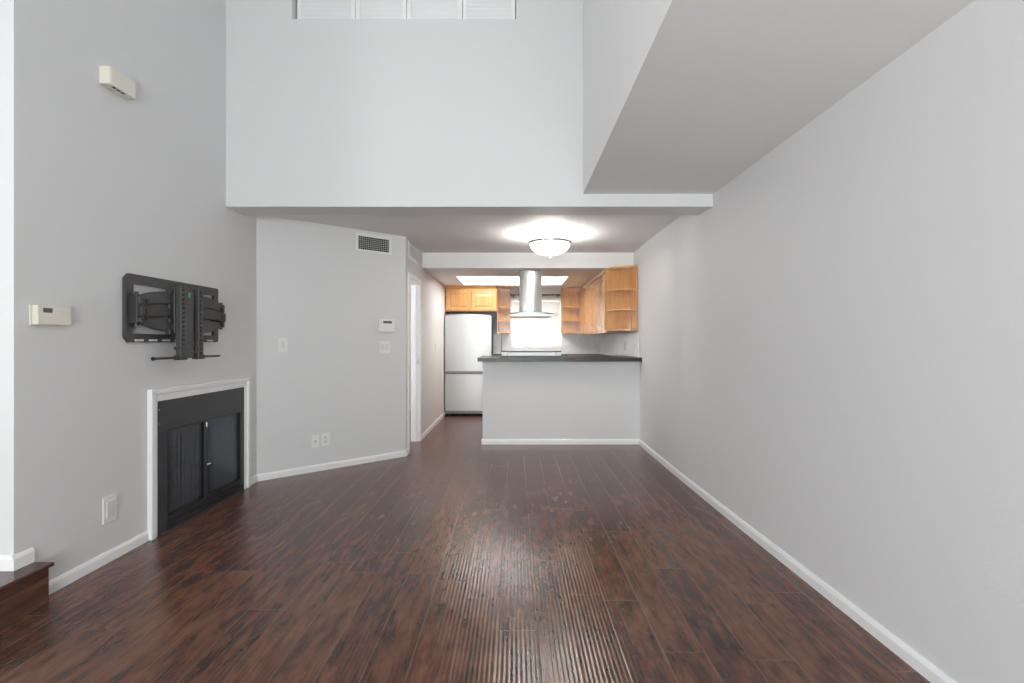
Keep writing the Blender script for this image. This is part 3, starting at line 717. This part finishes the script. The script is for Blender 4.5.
# ------------------------------------------------------------------ worktops, splashback, range, hood
m = MB(); holed(m, 'z', 0.9865, 1.031, -0.435, XR - 0.001, 5.80, 6.72, [(-0.172, 0.570, 6.056, 6.73)])
tag(m.build('worktop', GRANITE), 'black peninsula worktop on the grey half wall', 'worktop')
m = MB().box((-0.36, 8.18, 0.962), (XR - 0.012, YK - 0.012, 1.004), 0.004).box((0.86, 6.722, 0.962), (XR - 0.012, 8.18, 1.004), 0.004)
tag(m.build('worktop', GRANITE), 'black worktop under the kitchen window and right cabinets', 'worktop')
m = MB(); holed(m, 'y', YK - 0.009, YK - 0.001, -0.38, XR - 0.001, 1.004, ZB - 0.001, [(-0.06, 0.82, 1.12, 2.0)])
m.box((XR - 0.008, 6.0, 1.032), (XR - 0.001, YK - 0.009, ZB - 0.03))
struct(m.build('trim_2', MARBLE), 'pale veined splashback behind the kitchen worktops', 'splashback')
cabinet('maple base cabinet under the kitchen window', (-0.35, 8.2, 0), 0, 1.2, 0.60, 0.96, 3, 'maple base cabinets', 0.03, 0, 'base_cabinet', 'cabinet', 0.1)
cabinet('maple base cabinet along right kitchen wall', (0.88, 8.19, 0), R(-90), 1.46, 0.59, 0.96, 3, 'maple base cabinets', 0.03, 0, 'base_cabinet', 'cabinet', 0.1)
cabinet('maple base cabinet at the right end behind peninsula', (1.47, 6.70, 0), R(180), 0.88, 0.62, 0.98, 2, 'maple base cabinets', 0.03, 0, 'base_cabinet', 'cabinet', 0.1)

r = thing('range', 'stainless cooking range set into the peninsula under hood', 'range', (0.199, 6.06, 0))
MB().box((-0.355, 0.0, 0.02), (0.355, 0.62, 1.028), 0.006).build('body', STEEL, r)
MB().box((-0.365, 0.01, 1.0285), (0.365, 0.655, 1.042), 0.004).build('cooktop', FRAMEMET, r)
MB().box((-0.29, 0.012, 1.0425), (0.29, 0.075, 1.092), 0.006).build('backguard', PLATE, r)
for sx in (-1, 1): MB().box((sx * 0.292, 0.010, 1.0425), (sx * 0.362, 0.078, 1.094), 0.006).build('backguard_end', PLATE2, r)
MB().box((-0.366, 0.004, 1.0945), (0.366, 0.085, 1.106), 0.004).build('backguard_cap', FRAMEMET, r)
MB().box((-0.33, 0.62, 0.25), (0.33, 0.655, 0.85), 0.008).build('oven_door', STEEL, r)
MB().cyl((-0.30, 0.69, 0.80), (0.30, 0.69, 0.80), 0.011).cyl((-0.27, 0.65, 0.80), (-0.27, 0.69, 0.80), 0.008).cyl((0.27, 0.65, 0.80), (0.27, 0.69, 0.80), 0.008).build('oven_handle', CHROME, r)
for bx, by in ((-0.19, 0.22), (0.19, 0.22), (-0.19, 0.48), (0.19, 0.48)):
    MB().lathe([(0.06, 0), (0.09, 0.002), (0.09, 0.006), (0.06, 0.006)], (bx, by, 1.0425), 28).build('burner', BLACKMET, r)
for i in range(4): MB().cyl((-0.24 + i * 0.16, 0.62, 0.92), (-0.24 + i * 0.16, 0.645, 0.92), 0.018).build('knob', BLACKMET, r)

r = thing('range_hood', 'stainless range hood with glass canopy hanging over peninsula', 'range hood', (0.202, 6.61, 0))
m = MB(); k = 14; cw = 0.145
front = [(-cw + 2 * cw * i / k, -0.12 - 0.03 * (1 - (2 * i / k - 1) ** 2)) for i in range(k + 1)]
back = [(p[0], -p[1]) for p in front[::-1]]
m.prism(front + back, 1.598, ZK - 0.014, 'z'); m.build('chimney', STEEL, r, 40)
m = MB(); m.prism([(p[0] * 1.02, p[1] * 1.02) for p in front + back], ZK - 0.014, ZK - 0.0005, 'z'); m.build('ceiling_collar', STEELD, r)
rows = []; hwid = 0.352
for j in range(9):
    y = -0.26 + 0.52 * j / 8
    rows.append([(-hwid + 2 * hwid * i / 24, y, 1.600 - 0.034 * (2 * i / 24 - 1) ** 2) for i in range(25)])
MB().sheet(rows, 0.006).build('glass_canopy', HOODGLASS, r, 40)
m = MB().prism([(-0.27, 1.540), (0.27, 1.540), (0.27, 1.566), (0.2, 1.578), (-0.2, 1.578), (-0.27, 1.566)], -0.22, 0.22, 'y', 0.004)
m.prism([(-0.19, 1.578), (0.19, 1.578), (0.15, 1.597), (-0.15, 1.597)], -0.17, 0.17, 'y'); m.build('motor_housing', STEELD, r)
for sx in (-1, 1): MB().box((sx * 0.135 - 0.10, -0.17, 1.533), (sx * 0.135 + 0.10, 0.17, 1.5395), 0.002).build('filter', STEELD, r)
for sx in (-1, 1): MB().cyl((sx * 0.25, -0.17, 1.5395), (sx * 0.25, -0.17, 1.535), 0.018, seg=16).build('lamp', PLATE, r)

# ------------------------------------------------------------------ kitchen window dressing
r = thing('venetian_blind', 'white closed venetian blind over the kitchen window', 'blind', (0.38, YK + 0.035, 1.13))
hb = 0.84
MB().box((-0.43, -0.02, hb - 0.035), (0.43, 0.025, hb + 0.02), 0.004).build('headrail', PLATE, r)
for c_ in (-1, 1):
    m = MB(); n_ = 21
    for i in range(n_):
        z = 0.03 + (hb - 0.07) * (i + 0.5) / n_
        m.box((-0.205, -0.001, -0.0215), (0.205, 0.001, 0.0215), mtx=Matrix.Translation((c_ * 0.216, 0, z)) @ Matrix.Rotation(R(-14), 4, 'X'))
    m.build('slats', BLIND, r)
    MB().box((c_ * 0.216 - 0.205, -0.014, 0.0), (c_ * 0.216 + 0.205, 0.012, 0.022), 0.004).build('bottom_rail', PLATE, r)
m = MB()
for x in (-0.35, -0.08, 0.08, 0.35): m.cyl((x, -0.018, 0.01), (x, -0.018, hb - 0.03), 0.0016, seg=6)
m.build('cord', PLATE, r)
MB().cyl((-0.30, -0.024, 0.42), (-0.30, -0.024, hb - 0.03), 0.004, seg=8).build('tilt_wand', PLATE, r)
struct(MB().box((-0.075, YK - 0.012, 1.095), (0.835, YK + 0.07, 1.119), 0.003).build('trim_3', TRIM), 'white sill below the kitchen window', 'trim')
r = thing('curtain_rod', 'dark curtain rod above the kitchen window', 'curtain rod', (0.375, YK - 0.07, 2.035))
MB().cyl((-0.43, 0, 0), (0.40, 0, 0), 0.009, seg=14).build('rod', BLACKMET, r)
for sx in (-0.44, 0.405):
    MB().lathe([(0, -0.018), (0.013, -0.012), (0.018, 0), (0.013, 0.012), (0, 0.018)], (sx, 0, 0), 16).build('finial', BLACKMET, r, 40)
for sx in (-0.40, 0.375): MB().box((sx - 0.008, -0.004, -0.014), (sx + 0.008, 0.062, -0.006)).box((sx - 0.012, 0.056, -0.03), (sx + 0.012, 0.069, 0.02), 0.002).build('bracket', BLACKMET, r)
tag(MB().tube([(-0.235, YK - 0.02, 1.35), (-0.235, YK - 0.02, 1.12), (-0.24, YK - 0.02, 1.06), (-0.255, YK - 0.025, 1.02), (-0.26, YK - 0.05, 1.008)], 0.0035).build('hanging_cable', BLACKMET), 'thin dark cord hanging below the left open shelf', 'cord')

# ------------------------------------------------------------------ lamps
r = thing('ceiling_light', 'lit semi-flush ceiling light with frosted white bowl', 'ceiling light', (0.364, 5.2, ZC))
MB().lathe([(0, -0.0005), (0.075, -0.0005), (0.075, -0.012), (0.06, -0.022), (0.0, -0.024)]).build('canopy', CHROME, r, 40)
m = MB().cyl((0, 0, -0.024), (0, 0, -0.22), 0.008, seg=12)
for a in (0, 120, 240):
    c_, s_ = math.cos(R(a + 20)), math.sin(R(a + 20))
    m.tube([(0.045 * c_, 0.045 * s_, -0.018), (0.065 * c_, 0.065 * s_, -0.05), (0.13 * c_, 0.13 * s_, -0.075), (0.208 * c_, 0.208 * s_, -0.083)], 0.005, 8)
m.build('stem', CHROME, r, 40)
MB().lathe([(0.202, -0.078), (0.222, -0.078), (0.224, -0.092), (0.216, -0.106), (0.202, -0.106), (0.202, -0.078)]).build('rim', CHROME, r, 40)
prof = [(0.205 * math.cos(R(a)), -0.100 - 0.118 * math.sin(R(a))) for a in range(0, 91, 6)]
prof[-1] = (0.0, prof[-1][1])
MB().lathe(prof).build('bowl', BOWL, r, 60)
MB().lathe([(0, -0.216), (0.028, -0.219), (0.022, -0.228), (0.009, -0.234), (0.012, -0.243), (0, -0.252)]).build('finial', CHROME, r, 40)
l = bpy.data.lights.new('bulb_light', 'POINT'); l.energy = 24; l.color = (1, 0.95, 0.86); l.shadow_soft_size = 0.03
o = bpy.data.objects.new('bulb_light', l); o.parent = r; o.location = (-0.07, 0.02, -0.105); COL.objects.link(o)
o2 = o.copy(); o2.data = l; o2.parent = r; o2.location = (0.08, -0.02, -0.105); COL.objects.link(o2)

r = thing('fluorescent_light', 'fluorescent light panel recessed in the kitchen ceiling tray', 'ceiling light', (-0.038, 7.64, 2.36))
MB().box((-0.60, -0.34, -0.030), (0.60, 0.34, -0.012), 0.004).build('diffuser', DIFF, r)
MB().box((-0.615, -0.355, -0.012), (0.615, 0.355, -0.0005), 0.002).build('frame', TRIM, r)

# ------------------------------------------------------------------ high interior shutters
edges = [-1.727, -1.265, -0.858, -0.416, 0.004]
names = ['leftmost white louvered shutter panel in the high opening', 'second white louvered shutter panel from left in the high opening', 'third white louvered shutter panel from left in the high opening', 'rightmost white louvered shutter panel in the high opening']
for i in range(4):
    a, b = edges[i] + 0.002, edges[i + 1] - 0.002; w = b - a; h = 1.046
    r = thing('louvered_shutter', names[i], 'shutter', ((a + b) / 2, YU + 0.075, 3.738), 0, 'shutters in the high opening')
    s = 0.034
    MB().box((-w / 2, -0.014, 0), (-w / 2 + s, 0.014, h), 0.002).box((w / 2 - s, -0.014, 0), (w / 2, 0.014, h), 0.002).box((-w / 2 + s, -0.014, 0), (w / 2 - s, 0.014, 0.016), 0.002).box((-w / 2 + s, -0.014, h - 0.05), (w / 2 - s, 0.014, h), 0.002).build('frame', TRIM, r)
    m = MB(); z = 0.034
    while z < h - 0.06:
        m.box((-w / 2 + s, -0.003, -0.021), (w / 2 - s, 0.003, 0.021), 0.002, mtx=Matrix.Translation((0, 0, z)) @ Matrix.Rotation(R(48), 4, 'X')); z += 0.034
    m.build('louvers', TRIM, r)
